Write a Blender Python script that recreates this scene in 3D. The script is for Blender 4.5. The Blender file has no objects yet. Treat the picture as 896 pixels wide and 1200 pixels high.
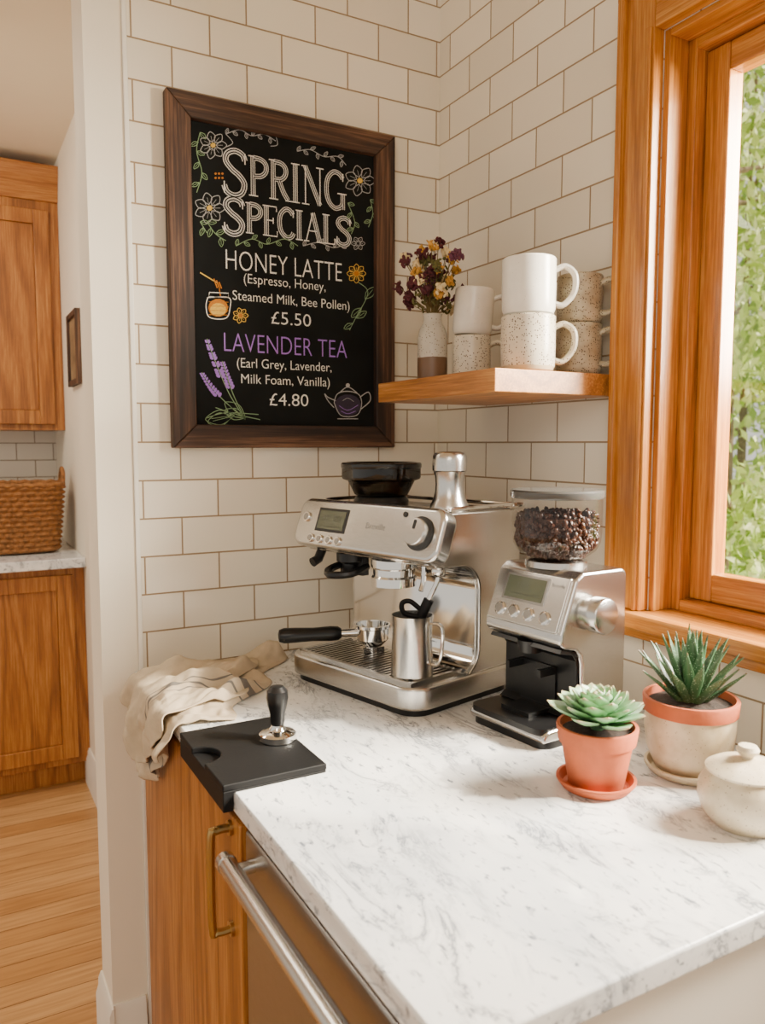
import bpy, bmesh, math, random
from mathutils import Vector, Matrix, Euler, noise as mn
random.seed(7)
C = bpy.context.scene.collection
pi = math.pi

# ------------------------------------------------------------------ materials
def newmat(name):
    m = bpy.data.materials.new(name); m.use_nodes = True
    nt = m.node_tree; nt.nodes.clear()
    out = nt.nodes.new('ShaderNodeOutputMaterial')
    b = nt.nodes.new('ShaderNodeBsdfPrincipled')
    nt.links.new(b.outputs[0], out.inputs[0])
    return m, nt, b
def N(nt, t, **kw):
    n = nt.nodes.new(t)
    for k, v in kw.items():
        if k in n.inputs.keys(): n.inputs[k].default_value = v
        else: setattr(n, k, v)
    return n
def c4(c): return (c[0], c[1], c[2], 1)
def srgb(r, g, b):
    f = lambda c: (c/255/12.92) if c/255 <= .04045 else ((c/255+.055)/1.055)**2.4
    return (f(r), f(g), f(b))
def ramp(nt, stops):
    r = nt.nodes.new('ShaderNodeValToRGB'); e = r.color_ramp.elements
    while len(e) < len(stops): e.new(.5)
    for i, (p, c) in enumerate(stops):
        e[i].position = p; e[i].color = c4(c) if len(c) == 3 else c
    return r
def coords(nt, scale=(1,1,1), rot=(0,0,0), kind='Object'):
    tc = nt.nodes.new('ShaderNodeTexCoord'); mp = nt.nodes.new('ShaderNodeMapping')
    mp.inputs['Scale'].default_value = scale; mp.inputs['Rotation'].default_value = rot
    nt.links.new(tc.outputs[kind], mp.inputs[0]); return mp
def plain(name, col, rough=.5, metal=0., var=.06, nscale=8, bump=0., bscale=60, coat=0., spec=None, stretch=(1,1,1)):
    m, nt, b = newmat(name)
    mp = coords(nt, stretch)
    n = N(nt, 'ShaderNodeTexNoise', Scale=nscale, Detail=4.)
    nt.links.new(mp.outputs[0], n.inputs['Vector'])
    r = ramp(nt, [(.3, tuple(max(0, c*(1-var)) for c in col)), (.7, tuple(min(1, c*(1+var)) for c in col))])
    nt.links.new(n.outputs['Fac'], r.inputs[0]); nt.links.new(r.outputs[0], b.inputs['Base Color'])
    b.inputs['Roughness'].default_value = rough; b.inputs['Metallic'].default_value = metal
    b.inputs['Coat Weight'].default_value = coat
    if spec is not None: b.inputs['Specular IOR Level'].default_value = spec
    if bump:
        n2 = N(nt, 'ShaderNodeTexNoise', Scale=bscale, Detail=3.)
        nt.links.new(mp.outputs[0], n2.inputs['Vector'])
        bp = N(nt, 'ShaderNodeBump', Strength=bump, Distance=.002)
        nt.links.new(n2.outputs['Fac'], bp.inputs['Height']); nt.links.new(bp.outputs[0], b.inputs['Normal'])
    return m
def wood(name, c1, c2, axis='Z', scale=1., rough=.4, ringamp=.10, dark=.62, bump=.12, ringf=70.):
    m, nt, b = newmat(name)
    s = {'X': (.03,1,1), 'Y': (1,.03,1), 'Z': (1,1,.03)}[axis]
    mp = coords(nt, tuple(k*scale for k in s))
    n = N(nt, 'ShaderNodeTexNoise', Scale=230., Detail=4., Roughness=.7)
    nt.links.new(mp.outputs[0], n.inputs['Vector'])
    mp2 = coords(nt, tuple(k*scale for k in {'X': (.10,1,1), 'Y': (1,.10,1), 'Z': (1,1,.10)}[axis]))
    n2 = N(nt, 'ShaderNodeTexNoise', Scale=5.5, Detail=1.5, Distortion=.3)
    nt.links.new(mp2.outputs[0], n2.inputs['Vector'])
    mul = N(nt, 'ShaderNodeMath', operation='MULTIPLY'); mul.inputs[1].default_value = ringf
    nt.links.new(n2.outputs['Fac'], mul.inputs[0])
    sn = N(nt, 'ShaderNodeMath', operation='SINE'); nt.links.new(mul.outputs[0], sn.inputs[0])
    ab = N(nt, 'ShaderNodeMath', operation='POWER'); ad = N(nt, 'ShaderNodeMath', operation='MULTIPLY_ADD')
    ad.inputs[1].default_value = .5; ad.inputs[2].default_value = .5; nt.links.new(sn.outputs[0], ad.inputs[0])
    nt.links.new(ad.outputs[0], ab.inputs[0]); ab.inputs[1].default_value = 3.
    ma = N(nt, 'ShaderNodeMath', operation='MULTIPLY_ADD'); ma.inputs[1].default_value = -ringamp*1.6
    nt.links.new(ab.outputs[0], ma.inputs[0]); nt.links.new(n.outputs['Fac'], ma.inputs[2])
    r = ramp(nt, [(.24, tuple(c*dark for c in c1)), (.44, c1), (.66, c2)])
    nt.links.new(ma.outputs[0], r.inputs[0]); nt.links.new(r.outputs[0], b.inputs['Base Color'])
    b.inputs['Roughness'].default_value = rough
    bp = N(nt, 'ShaderNodeBump', Strength=bump, Distance=.0006)
    nt.links.new(n.outputs['Fac'], bp.inputs['Height']); nt.links.new(bp.outputs[0], b.inputs['Normal'])
    return m
def brick(name, u, v, u0, v0, bw, rh, c1, c2, mortar, ms=.0016, rough=.12, bumpd=.0015, off=.5):
    m, nt, b = newmat(name)
    tc = nt.nodes.new('ShaderNodeTexCoord'); sp = nt.nodes.new('ShaderNodeSeparateXYZ')
    nt.links.new(tc.outputs['Object'], sp.inputs[0])
    cb = nt.nodes.new('ShaderNodeCombineXYZ')
    for k, (ax, o) in enumerate(((u, u0), (v, v0))):
        a = N(nt, 'ShaderNodeMath', operation='ADD'); a.inputs[1].default_value = o
        nt.links.new(sp.outputs['XYZ'.index(ax)], a.inputs[0]); nt.links.new(a.outputs[0], cb.inputs[k])
    br = N(nt, 'ShaderNodeTexBrick', Color1=c4(c1), Color2=c4(c2), Mortar=c4(mortar), Scale=1.)
    br.inputs['Mortar Size'].default_value = ms; br.inputs['Mortar Smooth'].default_value = .1
    br.inputs['Brick Width'].default_value = bw; br.inputs['Row Height'].default_value = rh
    br.offset = off
    nt.links.new(cb.outputs[0], br.inputs['Vector'])
    nt.links.new(br.outputs['Color'], b.inputs['Base Color'])
    mr = N(nt, 'ShaderNodeMapRange'); mr.inputs['To Min'].default_value = rough; mr.inputs['To Max'].default_value = .85
    nt.links.new(br.outputs['Fac'], mr.inputs['Value']); nt.links.new(mr.outputs[0], b.inputs['Roughness'])
    nz = N(nt, 'ShaderNodeTexNoise', Scale=9., Detail=2.); nt.links.new(tc.outputs['Object'], nz.inputs['Vector'])
    mix = N(nt, 'ShaderNodeMath', operation='MULTIPLY_ADD'); mix.inputs[1].default_value = -1.
    sc = N(nt, 'ShaderNodeMath', operation='MULTIPLY'); sc.inputs[1].default_value = .9
    nt.links.new(nz.outputs['Fac'], sc.inputs[0])
    nt.links.new(br.outputs['Fac'], mix.inputs[0]); nt.links.new(sc.outputs[0], mix.inputs[2])
    bp = N(nt, 'ShaderNodeBump', Strength=.8, Distance=bumpd)
    nt.links.new(mix.outputs[0], bp.inputs['Height']); nt.links.new(bp.outputs[0], b.inputs['Normal'])
    return m, nt, b, br
def glassy(name, tint=(1,1,1), gloss=.03, edge=.4, rough=.02, blend=.15):
    m = bpy.data.materials.new(name); m.use_nodes = True; nt = m.node_tree; nt.nodes.clear()
    out = nt.nodes.new('ShaderNodeOutputMaterial')
    t = N(nt, 'ShaderNodeBsdfTransparent', Color=c4(tint)); g = N(nt, 'ShaderNodeBsdfGlossy', Roughness=rough)
    fr = N(nt, 'ShaderNodeLayerWeight', Blend=blend)
    mu = N(nt, 'ShaderNodeMath', operation='MULTIPLY_ADD'); mu.inputs[1].default_value = edge; mu.inputs[2].default_value = gloss
    nt.links.new(fr.outputs['Facing'], mu.inputs[0])
    mx = nt.nodes.new('ShaderNodeMixShader'); nt.links.new(mu.outputs[0], mx.inputs[0])
    nt.links.new(t.outputs[0], mx.inputs[1]); nt.links.new(g.outputs[0], mx.inputs[2]); nt.links.new(mx.outputs[0], out.inputs[0])
    return m
def speckle(name, col, spot, rough=.35, scale=260., size=.22, dens=.5, two=None, zsplit=0., mottled=None):
    m, nt, b = newmat(name)
    mp = coords(nt)
    vo = N(nt, 'ShaderNodeTexVoronoi', Scale=float(scale)); nt.links.new(mp.outputs[0], vo.inputs['Vector'])
    lt = N(nt, 'ShaderNodeMath', operation='LESS_THAN'); lt.inputs[1].default_value = size; nt.links.new(vo.outputs['Distance'], lt.inputs[0])
    sc = nt.nodes.new('ShaderNodeSeparateColor'); nt.links.new(vo.outputs['Color'], sc.inputs[0])
    l2 = N(nt, 'ShaderNodeMath', operation='LESS_THAN'); l2.inputs[1].default_value = dens; nt.links.new(sc.outputs[0], l2.inputs[0])
    mu = N(nt, 'ShaderNodeMath', operation='MULTIPLY'); nt.links.new(lt.outputs[0], mu.inputs[0]); nt.links.new(l2.outputs[0], mu.inputs[1])
    nz0 = N(nt, 'ShaderNodeTexNoise', Scale=35., Detail=4.); nt.links.new(mp.outputs[0], nz0.inputs['Vector'])
    rm = ramp(nt, [(.35, mottled or tuple(c*.93 for c in col)), (.65, col)]); nt.links.new(nz0.outputs['Fac'], rm.inputs[0])
    m0 = nt.nodes.new('ShaderNodeMix'); m0.data_type = 'RGBA'
    nt.links.new(mu.outputs[0], m0.inputs[0]); nt.links.new(rm.outputs[0], m0.inputs[6]); m0.inputs[7].default_value = c4(spot)
    last = m0.outputs[2]
    if two:
        sp = nt.nodes.new('ShaderNodeSeparateXYZ'); nt.links.new(mp.outputs[0], sp.inputs[0])
        nz = N(nt, 'ShaderNodeTexNoise', Scale=30.); nt.links.new(mp.outputs[0], nz.inputs['Vector'])
        ad = N(nt, 'ShaderNodeMath', operation='MULTIPLY_ADD'); ad.inputs[1].default_value = .004
        nt.links.new(nz.outputs['Fac'], ad.inputs[0]); nt.links.new(sp.outputs[2], ad.inputs[2])
        gt = N(nt, 'ShaderNodeMath', operation='GREATER_THAN'); gt.inputs[1].default_value = zsplit
        nt.links.new(ad.outputs[0], gt.inputs[0])
        mx = nt.nodes.new('ShaderNodeMix'); mx.data_type = 'RGBA'
        nt.links.new(gt.outputs[0], mx.inputs[0]); mx.inputs[6].default_value = c4(two); nt.links.new(last, mx.inputs[7])
        last = mx.outputs[2]
    nt.links.new(last, b.inputs['Base Color']); b.inputs['Roughness'].default_value = rough
    return m
def attrmat(name, stops, rough=.4, spots=None):
    m, nt, b = newmat(name)
    a = N(nt, 'ShaderNodeAttribute', attribute_name='tt')
    r = ramp(nt, stops); nt.links.new(a.outputs['Fac'], r.inputs[0]); last = r.outputs[0]
    if spots:
        mp = coords(nt, (1,1,1.8)); n = N(nt, 'ShaderNodeTexVoronoi', Scale=260.); nt.links.new(mp.outputs[0], n.inputs['Vector'])
        r2 = ramp(nt, [(.16, (1,1,1)), (.22, (0,0,0))]); nt.links.new(n.outputs['Distance'], r2.inputs[0])
        mx = nt.nodes.new('ShaderNodeMix'); mx.data_type = 'RGBA'
        nt.links.new(r2.outputs[0], mx.inputs[0]); nt.links.new(last, mx.inputs[6]); mx.inputs[7].default_value = c4(spots)
        last = mx.outputs[2]
    nt.links.new(last, b.inputs['Base Color']); b.inputs['Roughness'].default_value = rough
    return m

GR = srgb(156,132,102)
tileA, _, _, _ = brick('tile_back', 'X', 'Z', .653+1.61, -.91+.0807*20, .161, .0807, srgb(244,235,216), srgb(231,221,201), GR, ms=.0018, rough=.09)
tileB, _, _, _ = brick('tile_right', 'Y', 'Z', .045+1.61*2, -.91+.0807*20, .161, .0807, srgb(244,235,216), srgb(231,221,201), GR, ms=.0018, rough=.09)
tileK, _, _, _ = brick('tile_kitchen', 'X', 'Z', 8.05, -.91+.0807*20, .161, .0807, srgb(226,220,208), srgb(216,209,196), srgb(140,124,104), ms=.0022, rough=.2)
floorM, fnt, fb, fbr = brick('floor_planks', 'X', 'Y', 10, 10, 1.1, .085, srgb(214,170,116), srgb(192,144,90), srgb(104,66,36), ms=.0012, rough=.28, bumpd=.0006, off=.37)
def add_grain(nt, b, br, axis):
    mp = coords(nt, (.06,1,1) if axis == 'X' else (1,.06,1))
    n = N(nt, 'ShaderNodeTexNoise', Scale=80., Detail=4., Distortion=.3); nt.links.new(mp.outputs[0], n.inputs['Vector'])
    r = ramp(nt, [(.3, (.72,.65,.58)), (.62, (1.,1.,1.))]); nt.links.new(n.outputs['Fac'], r.inputs[0])
    mx = nt.nodes.new('ShaderNodeMix'); mx.data_type = 'RGBA'; mx.blend_type = 'MULTIPLY'; mx.inputs[0].default_value = 1
    nt.links.new(br.outputs['Color'], mx.inputs[6]); nt.links.new(r.outputs[0], mx.inputs[7]); nt.links.new(mx.outputs[2], b.inputs['Base Color'])
add_grain(fnt, fb, fbr, 'X')

OAK1, OAK2 = srgb(156,94,36), srgb(190,131,64)
oakZ = wood('oak_vertical', OAK1, OAK2, 'Z', ringamp=.13); oakX = wood('oak_along_x', OAK1, OAK2, 'X'); oakY = wood('oak_along_y', OAK1, OAK2, 'Y')
winZ = wood('window_oak_vertical', srgb(172,105,37), srgb(202,139,60), 'Z', rough=.26, ringamp=.08); winY = wood('window_oak_horizontal', srgb(176,109,40), srgb(206,143,64), 'Y', rough=.26, ringamp=.08)
shelfM = wood('shelf_oak', srgb(172,111,52), srgb(204,148,82), 'Y', rough=.4)
frameX = wood('dark_walnut_x', srgb(66,42,27), srgb(122,86,60), 'X', rough=.65, bump=.8, dark=.28, scale=.5, ringamp=.15)
frameZ = wood('dark_walnut_z', srgb(66,42,27), srgb(122,86,60), 'Z', rough=.65, bump=.8, dark=.28, scale=.5, ringamp=.15)
paint = plain('cream_wall_paint', srgb(240,230,209), .6, var=.012, bump=.1, bscale=200)
paint2 = plain('white_trim_paint', srgb(240,234,220), .4, var=.01)
ceilM = plain('ceiling_paint', srgb(240,229,207), .8, var=.01)
steel = plain('brushed_stainless', (.60,.585,.56), .22, 1., var=.05, nscale=60, bump=.06, bscale=300, stretch=(1,8,8))
steelD = plain('dishwasher_stainless', (.36,.35,.335), .33, 1., var=.05, nscale=60, bump=.05, bscale=300, stretch=(8,1,8))
chrome = plain('polished_chrome', (.76,.745,.72), .08, 1., var=.02)
blackP = plain('black_plastic', (.007,.007,.0075), .3, var=.1, spec=.35)
blackR = plain('black_rubber', (.006,.006,.0065), .55, var=.15, bump=.1, bscale=300, spec=.2)
darkM = plain('dark_grey_plastic', (.03,.03,.03), .4, spec=.3)
badgeM = plain('badge_grey', (.36,.35,.335), .32, 1.)
lcdM = plain('lcd_glass', srgb(96,102,84), .15, var=.1)
lcdT = plain('lcd_digits', srgb(80,86,70), .3)
brass = plain('aged_brass', (.42,.28,.11), .3, 1., var=.1)
terra = plain('terracotta', srgb(182,90,50), .75, var=.16, nscale=25, bump=.2, bscale=150)
soilM = plain('dark_soil', srgb(42,30,22), .95, var=.5, nscale=120, bump=1., bscale=180)
linen = plain('linen_beige', srgb(192,174,148), .9, var=.1, nscale=40, bump=.35, bscale=900)
linenG = plain('linen_grey_stripe', srgb(112,106,100), .9, var=.1, nscale=60, bump=.35, bscale=900)
boardM = plain('chalkboard_black', srgb(22,23,22), .85, var=.35, nscale=7, spec=.15)
def chalk(name, col): return plain(name, col, .95, var=.2, nscale=400)
chW = chalk('chalk_white', srgb(232,228,216)); chV = chalk('chalk_violet', srgb(160,116,200)); chG = chalk('chalk_green', srgb(134,160,118))
chY = chalk('chalk_yellow', srgb(222,180,76)); chK = boardM; chGr = chalk('chalk_grey', srgb(168,166,162)); chO = chalk('chalk_honey', srgb(190,116,32))
chT = chalk('chalk_teapot', srgb(52,44,60))
winglass = glassy('window_glass', (1,1,1), .01, .2)
smoke = glassy('smoked_plastic', (.30,.29,.28), .04, .4, .05)
clearp = glassy('clear_plastic', (.95,.94,.92), .025, .35, .03)
beanM = plain('roasted_bean', srgb(54,27,16), .38, var=.45, nscale=90, spec=.35)
basketM = plain('woven_seagrass', srgb(140,92,46), .8, var=.4, nscale=70, bump=.6, bscale=250)

def marble():
    m, nt, b = newmat('white_marble')
    mp = coords(nt, (2.4,1.0,2.), (0,0,math.radians(-38)))
    n = N(nt, 'ShaderNodeTexNoise', Scale=5.2, Detail=8., Roughness=.66, Distortion=1.1); nt.links.new(mp.outputs[0], n.inputs['Vector'])
    s = N(nt, 'ShaderNodeMath', operation='SUBTRACT'); s.inputs[1].default_value = .5; nt.links.new(n.outputs['Fac'], s.inputs[0])
    a = N(nt, 'ShaderNodeMath', operation='ABSOLUTE'); nt.links.new(s.outputs[0], a.inputs[0])
    r = ramp(nt, [(0., (.9,.9,.9)), (.020, (.28,.28,.28)), (.065, (0,0,0))]); nt.links.new(a.outputs[0], r.inputs[0])
    n2 = N(nt, 'ShaderNodeTexNoise', Scale=9., Detail=3.); nt.links.new(mp.outputs[0], n2.inputs['Vector'])
    r2 = ramp(nt, [(.40, (0,0,0)), (.60, (1,1,1))]); nt.links.new(n2.outputs['Fac'], r2.inputs[0])
    mu = N(nt, 'ShaderNodeMath', operation='MULTIPLY'); nt.links.new(r.outputs[0], mu.inputs[0]); nt.links.new(r2.outputs[0], mu.inputs[1])
    n3 = N(nt, 'ShaderNodeTexNoise', Scale=40., Detail=4., Roughness=.65, Distortion=.4); nt.links.new(mp.outputs[0], n3.inputs['Vector'])
    r3 = ramp(nt, [(.575, (0,0,0)), (.69, (.95,.95,.95))]); nt.links.new(n3.outputs['Fac'], r3.inputs[0])
    mxx = N(nt, 'ShaderNodeMath', operation='MAXIMUM'); nt.links.new(mu.outputs[0], mxx.inputs[0]); nt.links.new(r3.outputs[0], mxx.inputs[1])
    n4 = N(nt, 'ShaderNodeTexNoise', Scale=3.5, Detail=5.); nt.links.new(mp.outputs[0], n4.inputs['Vector'])
    r4 = ramp(nt, [(.35, srgb(216,218,220)), (.58, srgb(241,240,237))]); nt.links.new(n4.outputs['Fac'], r4.inputs[0])
    mx = nt.nodes.new('ShaderNodeMix'); mx.data_type = 'RGBA'
    nt.links.new(mxx.outputs[0], mx.inputs[0]); nt.links.new(r4.outputs[0], mx.inputs[6]); mx.inputs[7].default_value = c4(srgb(114,120,130))
    nt.links.new(mx.outputs[2], b.inputs['Base Color']); b.inputs['Roughness'].default_value = .12
    return m
marbleM = marble()

# ------------------------------------------------------------------ mesh builder
class MB:
    def __init__(s): s.v = []; s.f = []; s.m = []; s.t = []
    def add(s, V, F, mi=0, T=None, tt=None):
        o = len(s.v)
        for k, p in enumerate(V):
            p = Vector(p)
            if T is not None: p = T @ p
            s.v.append(p); s.t.append(tt[k] if tt else 0.)
        for f in F: s.f.append(tuple(i+o for i in f)); s.m.append(mi)
        return s
    def box(s, a, b, mi=0, T=None):
        x0,y0,z0 = a; x1,y1,z1 = b
        V = [(x0,y0,z0),(x1,y0,z0),(x1,y1,z0),(x0,y1,z0),(x0,y0,z1),(x1,y0,z1),(x1,y1,z1),(x0,y1,z1)]
        return s.add(V, [(0,3,2,1),(4,5,6,7),(0,1,5,4),(1,2,6,5),(2,3,7,6),(3,0,4,7)], mi, T)
    def lathe(s, prof, seg=48, mi=0, T=None, closed=False):
        V = []; F = []; idx = []
        for (r, z) in prof:
            if r < 1e-6: idx.append([len(V)]); V.append((0,0,z))
            else:
                idx.append(list(range(len(V), len(V)+seg)))
                for k in range(seg): V.append((r*math.cos(2*pi*k/seg), r*math.sin(2*pi*k/seg), z))
        n = len(prof)
        for i in range(n if closed else n-1):
            A, B = idx[i], idx[(i+1) % n]
            for k in range(seg):
                k2 = (k+1) % seg
                if len(A) == 1 and len(B) == 1: continue
                if len(A) == 1: F.append((A[0], B[k2], B[k]))
                elif len(B) == 1: F.append((A[k], A[k2], B[0]))
                else: F.append((A[k], A[k2], B[k2], B[k]))
        return s.add(V, F, mi, T)
    def tube(s, pts, r, seg=10, mi=0, T=None, flat=1.):
        pts = [Vector(p) for p in pts]; n = len(pts)
        rs = r if isinstance(r, (list, tuple)) else [r]*n
        V = []; F = []; up = None
        for i, p in enumerate(pts):
            d = (pts[min(i+1, n-1)] - pts[max(i-1, 0)]).normalized()
            if up is None:
                up = Vector((0,0,1)) if abs(d.z) < .9 else Vector((1,0,0))
            a = d.cross(up).normalized(); up = a.cross(d).normalized()
            for k in range(seg):
                t = 2*pi*k/seg; V.append(p + a*rs[i]*math.cos(t)*flat + up*rs[i]*math.sin(t))
        for i in range(n-1):
            for k in range(seg):
                k2 = (k+1) % seg; F.append((i*seg+k, i*seg+k2, (i+1)*seg+k2, (i+1)*seg+k))
        F.append(tuple(range(seg))[::-1]); F.append(tuple((n-1)*seg+k for k in range(seg)))
        return s.add(V, F, mi, T)
    def prism(s, poly, axis, a, b, mi=0, T=None):
        n = len(poly); V = []
        for t in (a, b):
            for (p, q) in poly:
                V.append({'X': (t,p,q), 'Y': (p,t,q), 'Z': (p,q,t)}[axis])
        F = [tuple(range(n)), tuple(range(2*n-1, n-1, -1))] + [(i, (i+1) % n, n+(i+1) % n, n+i) for i in range(n)]
        return s.add(V, F, mi, T)
    def ell(s, c, r, mi=0, seg=8, rings=5, T=None):
        prof = [(math.sin(pi*i/rings), -math.cos(pi*i/rings)) for i in range(rings+1)]
        prof[0] = (0,-1); prof[-1] = (0,1)
        M = Matrix.Translation(c) @ Matrix.Diagonal((r[0], r[1], r[2], 1))
        if T is not None: M = Matrix.Translation(c) @ T @ Matrix.Diagonal((r[0], r[1], r[2], 1))
        return s.lathe(prof, seg, mi, M)
    def ribbon(s, pts, w, y, mi=0):
        pts = [Vector((p[0], 0, p[1])) for p in pts]; n = len(pts); V = []; F = []
        ws = w if isinstance(w, (list, tuple)) else [w]*n
        for i, p in enumerate(pts):
            d = (pts[min(i+1, n-1)] - pts[max(i-1, 0)])
            d = d.normalized() if d.length > 1e-9 else Vector((1,0,0))
            nn = Vector((-d.z, 0, d.x))*ws[i]*.5
            V += [(p.x+nn.x, y, p.z+nn.z), (p.x-nn.x, y, p.z-nn.z)]
        for i in range(n-1): F.append((2*i, 2*i+1, 2*i+3, 2*i+2))
        return s.add(V, F, mi)
    def build(s, name, mats, parent=None, origin=(0,0,0), bevel=0., seg=3, angle=35, recalc=True, smooth=True, rot=None, loc=None):
        me = bpy.data.meshes.new(name)
        o3 = Vector(origin)
        me.from_pydata([tuple(p-o3) for p in s.v], [], s.f)
        for m in (mats if isinstance(mats, (list, tuple)) else [mats]): me.materials.append(m)
        for i, p in enumerate(me.polygons): p.material_index = s.m[i]
        at = me.attributes.new('tt', 'FLOAT', 'POINT')
        at.data.foreach_set('value', s.t)
        bm = bmesh.new(); bm.from_mesh(me)
        if recalc: bmesh.ops.recalc_face_normals(bm, faces=bm.faces)
        if bevel:
            es = [e for e in bm.edges if len(e.link_faces) == 2 and e.calc_face_angle(0) > math.radians(32)]
            bmesh.ops.bevel(bm, geom=es, offset=bevel, segments=seg, profile=.5, affect='EDGES', clamp_overlap=True)
        bm.to_mesh(me); bm.free()
        if smooth:
            for p in me.polygons: p.use_smooth = True
            me.set_sharp_from_angle(angle=math.radians(angle))
        ob = bpy.data.objects.new(name, me); C.objects.link(ob)
        if bevel:
            md = ob.modifiers.new('wn', 'WEIGHTED_NORMAL'); md.keep_sharp = True
        if parent: ob.parent = parent
        else: ob.location = o3
        if loc is not None: ob.location = loc
        if rot is not None: ob.rotation_euler = rot
        return ob
def thing(name, loc, label, cat, rot=0., group=None):
    e = bpy.data.objects.new(name, None); e.empty_display_size = .05; C.objects.link(e)
    e.location = loc; e.rotation_euler = (0,0,rot); e['label'] = label; e['category'] = cat
    if group: e['group'] = group
    return e
def tag(o, label, cat=None, group=None, kind=None):
    o['label'] = label
    if cat: o['category'] = cat
    if group: o['group'] = group
    if kind: o['kind'] = kind
    return o
def struct(o, label='', cat='wall'):
    o['kind'] = 'structure'
    if label: o['label'] = label; o['category'] = cat
    return o
def smoothpts(P, k=8, closed=False):
    P = [Vector(p) for p in P]; n = len(P); out = []
    for i in range(n if closed else n-1):
        if closed: a, b, c, d = P[(i-1) % n], P[i], P[(i+1) % n], P[(i+2) % n]
        else: a, b, c, d = P[max(i-1, 0)], P[i], P[i+1], P[min(i+2, n-1)]
        for j in range(k):
            t = j/k
            out.append(.5*((2*b)+(-a+c)*t+(2*a-5*b+4*c-d)*t*t+(-a+3*b-3*c+d)*t**3))
    out.append(P[0] if closed else P[-1]); return out
def textmesh(body, thin=0., res=4):
    cu = bpy.data.curves.new('t', 'FONT'); cu.body = body; cu.size = 1; cu.offset = thin; cu.resolution_u = res
    ob = bpy.data.objects.new('t', cu); C.objects.link(ob); bpy.context.view_layer.update()
    me = bpy.data.meshes.new_from_object(ob.evaluated_get(bpy.context.evaluated_depsgraph_get()))
    V = [tuple(v.co) for v in me.vertices]; F = [tuple(p.vertices) for p in me.polygons]
    bpy.data.objects.remove(ob); bpy.data.curves.remove(cu); bpy.data.meshes.remove(me)
    xs = [v[0] for v in V]; ys = [v[1] for v in V]
    return V, F, (min(xs), max(xs), min(ys), max(ys))
def text_on(mb, body, x0, x1, zc, h, y, mi=0, thin=0.):
    V, F, (a, b, c, d) = textmesh(body, thin)
    W = [(x0+(v[0]-a)/(b-a)*(x1-x0), y, zc+((v[1]-c)/(d-c)-.5)*h) for v in V]
    mb.add(W, F, mi)

# ------------------------------------------------------------------ room shell
struct(MB().box((-4,-4.5,-.06), (.15,3.0,0)).build('floor', floorM), 'light oak plank floor', 'floor')
struct(MB().box((-4,-4.5,2.6), (.15,3.0,2.7)).build('ceiling', ceilM), 'plain off-white ceiling', 'ceiling')
struct(MB().box((-.742,0,0), (.0,.012,2.6)).build('wall_back', tileA), 'white glazed subway tile wall', 'wall')
struct(MB().box((-.826,.0121,0), (.15,.13,2.6)).box((-.826,0,0), (-.7525,.0121,2.6)).build('wall_left', paint), 'cream painted wall end', 'wall')
struct(MB().box((-.752,-.005,0), (-.7425,.012,2.6)).build('trim_1', paint2, bevel=.002), 'cream tile edge strip', 'trim')
struct(MB().box((-.63,.1301,0), (-.52,2.4,2.6)).build('wall_hall', paint), 'cream painted hallway wall', 'wall')
struct(MB().box((-4,2.4,0), (.15,2.5,2.6)).build('wall_kitchen', tileK), 'white tiled wall behind the kitchen counter', 'wall')
WY0, WY1, WZ0, WZ1 = -1.50, -.697, 1.093, 2.085
wr = MB()
wr.box((0,WY1,0), (.15,.012,2.6)); wr.box((0,-4.5,0), (.15,WY0,2.6)); wr.box((0,WY0,0), (.15,WY1,WZ0-.028)); wr.box((0,WY0,WZ1), (.15,WY1,2.6))
struct(wr.build('wall_right', tileB), 'white glazed subway tile wall with a window', 'wall')
bbp = [(0,0),(.016,0),(.016,.13),(.010,.15),(.010,.165),(.004,.18),(0,.18)]
b1 = MB(); b1.prism([(-.826-p, z) for p, z in bbp], 'Y', -.016, .13); b1.prism([(-p, z) for p, z in bbp], 'X', -.826, -.757)
struct(b1.build('baseboard_left', paint2), 'white painted baseboard', 'baseboard')
b2 = MB(); b2.prism([(-.63-p, z*.85) for p, z in bbp], 'Y', .1301, 1.66)
struct(b2.build('baseboard_hall', paint2), 'white painted baseboard', 'baseboard')

# window
wd = thing('window_1', (0,-.697,1.05), 'oak framed window with deep casing and sill', 'window'); wd['kind'] = 'structure'
o = (0,-.697,1.05)
m = MB(); cz = 2.165; cw = .076
m.box((-.024,WY1,1.0935), (-.0,WY1+cw,cz))
m.prism([(-.024,WY1+cw-.014),(-.033,WY1+cw-.012),(-.033,WY1+cw+.001),(-.0,WY1+cw+.002),(-.0,WY1+cw-.014)], 'Z', 1.0935, cz+.002)
m.prism([(-.024,WY1+.004),(-.029,WY1+.006),(-.029,WY1+.014),(-.024,WY1+.018)], 'Z', 1.0935, WZ1+.004)
m.build('casing', winZ, wd, o, bevel=.002)
m = MB(); m.box((-.024,WY0-cw,1.0935), (-.0,WY0,cz)); m.build('casing', winZ, wd, o, bevel=.003)
m = MB(); m.box((-.0245,WY0,WZ1), (0,WY1,cz)); m.box((-.032,WY0-cw,cz-.010), (0,WY1+cw+.003,cz+.006)); m.build('head_casing', winY, wd, o, bevel=.003)
m = MB(); m.box((-.05,WY0-cw-.01,1.0655), (.149,WY1+cw+.012,1.093)); m.box((-.030,WY0-cw,1.045), (0,WY1+cw,1.066)); m.build('sill', winY, wd, o, bevel=.004)
m = MB(); m.box((0,WY1-.012,WZ0), (.14,WY1,WZ1)); m.box((.045,WY1-.030,WZ0), (.14,WY1-.012,WZ1-.012)); m.build('jamb', winZ, wd, o, bevel=.002)
m = MB(); m.box((0,WY0,WZ0), (.14,WY0+.012,WZ1)); m.box((.045,WY0+.012,WZ0), (.14,WY0+.030,WZ1-.012)); m.build('jamb', winZ, wd, o, bevel=.002)
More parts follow.
